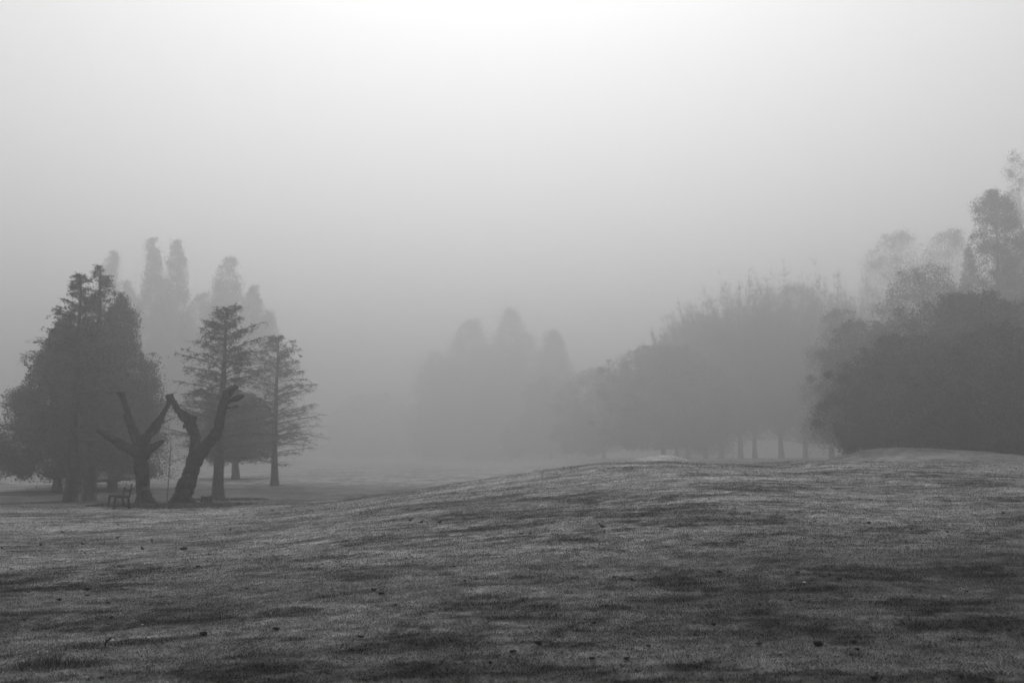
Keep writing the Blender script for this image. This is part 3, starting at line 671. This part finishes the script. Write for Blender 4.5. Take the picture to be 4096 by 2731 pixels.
clods += [(Z6(*q), s) for q, s in [((72,91),8),((1150,229),13),((1212,229),10),((1360,231),8),((703,449),13),((848,536),12),((771,545),10),((160,608),24),((212,636),22),
  ((307,710),12),((1095,1028),26),((1270,972),28),((1627,1075),20),((1490,858),12),((1570,833),12),((1640,835),18),((1650,602),8),((1775,521),12),((1895,542),14),((75,928),18),
  ((945,1103),16),((1858,1075),22),((2005,990),18),((1750,117),10),((1500,418),8),((170,1200),18)]]
clods += [(Z7(*q), s) for q, s in [((965,1150),36),((565,1145),24),((1212,1135),22),((262,1016),16),((300,658),18),((828,663),16),((1108,703),18),((470,536),10),((770,532),9),
  ((1310,324),14),((2212,258),11),((578,932),20),((778,848),16),((572,877),14),((1190,1222),16),((1232,1185),18),((2000,1030),14),((1968,790),14),((1340,1380),24),
  ((1925,1365),20),((2130,1390),26),((2255,1055),18),((1880,1110),12),((1920,1118),16),((1835,387),12),((230,162),7),((980,150),7),((1590,367),10)]]
ORD = 'leftmost second third fourth fifth sixth seventh eighth ninth tenth eleventh twelfth thirteenth fourteenth fifteenth sixteenth seventeenth eighteenth nineteenth twentieth'.split()
def ordinal(k): return ORD[k] if k < len(ORD) else 'twenty-' + ['first', 'second', 'third', 'fourth', 'fifth', 'sixth', 'seventh', 'eighth', 'ninth'][k - 20] if k < 29 else 'rightmost'
BANDS = ((.9, 'in the lowest tenth of the photo'), (.8, 'in the second lowest tenth of the photo'), (.75, 'just below three quarters down the photo'), (0, 'on the farther slope'))
def band(y): return next(i for i, b_ in enumerate(BANDS) if y / 2731 >= b_[0])
def clod_label(i):
    (x, y), s_ = clods[i]; k = band(y); row = sorted(q[0][0] for q in clods if band(q[0][1]) == k); j = row.index(x)
    return ('small dark clod %s, %s%s' % (BANDS[k][1], ordinal(j), '' if j == 0 else ' from the left') if j < len(row) / 2 else
            'small dark clod %s, %s%s' % (BANDS[k][1], 'rightmost' if j == len(row) - 1 else ordinal(len(row) - 1 - j), '' if j == len(row) - 1 else ' from the right'))
SPECIAL = {(965,1150): 'largest black clod of earth, in the right foreground', (1240,333): 'wide dark clod on the left of the field, in front of the pollards',
           (1370,910): 'long flat dark clod in the left foreground', (565,1145): 'black clod of earth left of the largest one'}
for i, ((x, y), s) in enumerate(clods):
    p = src(x, y); hw = s * .594 / 4 * p.y / F * .92
    o = bpy.data.objects.new('clod', CM[i % 6]); S.collection.objects.link(o)
    o.location = (p.x, p.y, p.z + .014); o.scale = (hw, hw * random.Random(i).uniform(.6, .9), min(.07, hw * random.Random(i + 50).uniform(.6, .95))); o.rotation_euler.z = random.Random(i).uniform(-.5, .5)
    tag(o, clod_label(i), 'clod', 'dark clods scattered over the field')
for (x, y), lb in (((965,1150), SPECIAL[(965,1150)]), ((565,1145), SPECIAL[(565,1145)])):
    X, Y_ = Z7(x, y); q = src(X, Y_)
    for o in S.objects:
        if o.name.startswith('clod') and (o.location - q).length < 1e-4: o['label'] = lb
for (x, y) in ((1240,333), (1370,910)):
    X, Y_ = Z5(x, y); q = src(X, Y_)
    for o in S.objects:
        if o.name.startswith('clod') and (o.location - q).length < 1e-4: o['label'] = SPECIAL[(x, y)]

# ------------------------------------------------------------------ birds
def bird_proto():
    import bmesh
    root = empty('bird', (0, 0, 0))
    bm = bmesh.new()
    # body, neck and head as one lofted surface along x; facing +x, tail at -x
    secs = [(-.135, .060, .004, .004), (-.10, .062, .016, .006), (-.065, .066, .024, .018), (-.03, .070, .034, .034), (.01, .078, .038, .040), (.04, .092, .032, .036),
            (.058, .112, .020, .024), (.070, .130, .021, .022), (.086, .134, .018, .018), (.098, .131, .007, .008)]
    rings = []
    for x, z, ry, rz in secs:
        rings.append([bm.verts.new((x, math.cos(a) * ry, z + math.sin(a) * rz)) for a in [i * math.pi / 5 for i in range(10)]])
    for a, b in zip(rings, rings[1:]):
        for i in range(10): bm.faces.new((a[i], a[(i + 1) % 10], b[(i + 1) % 10], b[i]))
    bm.faces.new(rings[0]); bm.faces.new(rings[-1][::-1])
    for f in bm.faces: f.smooth = True
    me = bpy.data.meshes.new('body'); bm.to_mesh(me); bm.free(); me.materials.append(FEATHER); o = bpy.data.objects.new('body', me); S.collection.objects.link(o); o.parent = root
    T = Tubes(); T.add([(.096, 0, .131), (.122, 0, .126)], [.006, .001], 5); T.build('beak', HORN, root)
    for s in (-1, 1):
        T = Tubes(); T.add([(.005, s * .015, .045), (0, s * .016, .02), (.006, s * .016, .0)], [.004, .003, .003], 5); T.add([(-.012, s * .016, .001), (.022, s * .016, .002)], [.003, .002], 4); T.build('leg', HORN, root)
    return root
proto = bird_proto()
def bird(loc, rz, sc_, label, group, first=[True]):
    if first[0]: r = proto; first[0] = False
    else:
        r = proto.copy(); S.collection.objects.link(r)
        for ch in list(proto.children):
            c_ = ch.copy(); S.collection.objects.link(c_); c_.parent = r
    r.location = loc; r.rotation_euler.z = rz; r.scale = (sc_,) * 3; tag(r, label, 'bird', group); return r
rb = random.Random(4)
for j, (x, y) in enumerate(sorted(((13,322),(273,298),(555,293),(650,265),(792,250),(957,328),(1022,274),(1512,230),(1548,198),(793,160),(420,212)))):
    X, Y_ = Z5(x, y); p = src(X, Y_ + 6); bird(p, rb.uniform(-3.1, 3.1), rb.uniform(.5, .62), 'small dark bird on the grass before the bench, %s%s of eleven' % (ordinal(j), '' if j == 0 else ' from the left'), 'birds feeding in front of the bench')
for (x, y), w_ in (((408,135),'left'),((480,145),'middle'),((605,148),'right')):
    X, Y_ = Z6(x, y); p = src(X, Y_ + 6); bird(p, rb.uniform(-.6, .6), rb.uniform(.5, .6), 'small bird at the %s of the loose trio on the slope' % w_, 'trio of birds on the slope')
X, Y_ = Z6(1695, 182); bird(src(X, Y_ + 6), 2.6, .65, 'lone small upright bird on the slope right of the trio', None)

# pale specks: small white feathers / petals on the grass
def speck(x, y, s, lb):
    p = src(x, y); R = np.random.default_rng(int(x)); n = 7
    V = []; Fq = []
    for i in range(n):
        t = i / (n - 1); w = math.sin(t * math.pi) * .3 + .03
        V += [(t - .5, -w, .25 * t * (1 - t) * 3), (t - .5, 0, .25 * t * (1 - t) * 3 + .12), (t - .5, w, .25 * t * (1 - t) * 3)]
    for i in range(n - 1):
        for j in range(2): Fq.append((i * 3 + j, i * 3 + j + 1, i * 3 + 4 + j, i * 3 + 3 + j))
    me = bpy.data.meshes.new('white_feather'); me.from_pydata(V, [], Fq); me.materials.append(PALE); o = bpy.data.objects.new('white_feather', me); S.collection.objects.link(o)
    k = s / 4 * p.y / F; o.location = (p.x, p.y, p.z + .012); o.scale = (k, k, k); o.rotation_euler.z = R.uniform(-.6, .6)
    so = o.modifiers.new('thick', 'SOLIDIFY'); so.thickness = .05
    tag(o, lb, 'feather', 'white feathers on the grass')
FS = sorted(((Z5(755, 948), 12), (Z5(998, 930), 10), (Z5(318, 1028), 11), (Z5(1118, 707), 7), (Z5(208, 1148), 8), (Z5(1820, 765), 8), (Z5(955, 845), 9), (Z6(1200, 470), 7), (Z7(872, 728), 12)))
for j, (q, s_) in enumerate(FS): speck(*q, s_, 'tiny white feather caught in the short grass, %s%s of nine' % (ordinal(j), '' if j == 0 else ' from the left'))

# birds in the sparse cypress
def perch(px, py, Y, rz, label):
    p = at_depth(px, py, Y); b = bird(p, rz, 1.5, label, 'birds perched in the sparse cypress'); 
perch(300.5, 357.5, 64, math.pi * .9, 'bird perched on the outermost twig at the right of the sparse cypress')
perch(284.5, 347, 64, .4, 'bird perched near the top of the sparse cypress')

# ------------------------------------------------------------------ haze: one closed box of even density
hx, hy0, hy1, hz0 = 800, -120, 1000, -2.0
V = [(x, y, z) for x in (-hx, hx) for y in (hy0, hy1) for z in (hz0, FOG_TOP)]
me = bpy.data.meshes.new('haze'); me.from_pydata(V, [], [(0, 1, 3, 2), (4, 6, 7, 5), (0, 4, 5, 1), (2, 3, 7, 6), (0, 2, 6, 4), (1, 5, 7, 3)])
hm = bpy.data.materials.new('haze'); hm.use_nodes = True; n = hm.node_tree.nodes; n.remove(n['Principled BSDF'])
pv = n.new('ShaderNodeVolumePrincipled'); pv.inputs['Color'].default_value = grey(FOG_COLOR); pv.inputs['Density'].default_value = FOG_DENSITY
pv.inputs['Anisotropy'].default_value = FOG_G
hm.node_tree.links.new(pv.outputs[0], n['Material Output'].inputs['Volume']); me.materials.append(hm)
ho = bpy.data.objects.new('haze', me); S.collection.objects.link(ho); tag(ho, 'thick grey morning fog over the whole field', 'fog', kind='stuff')
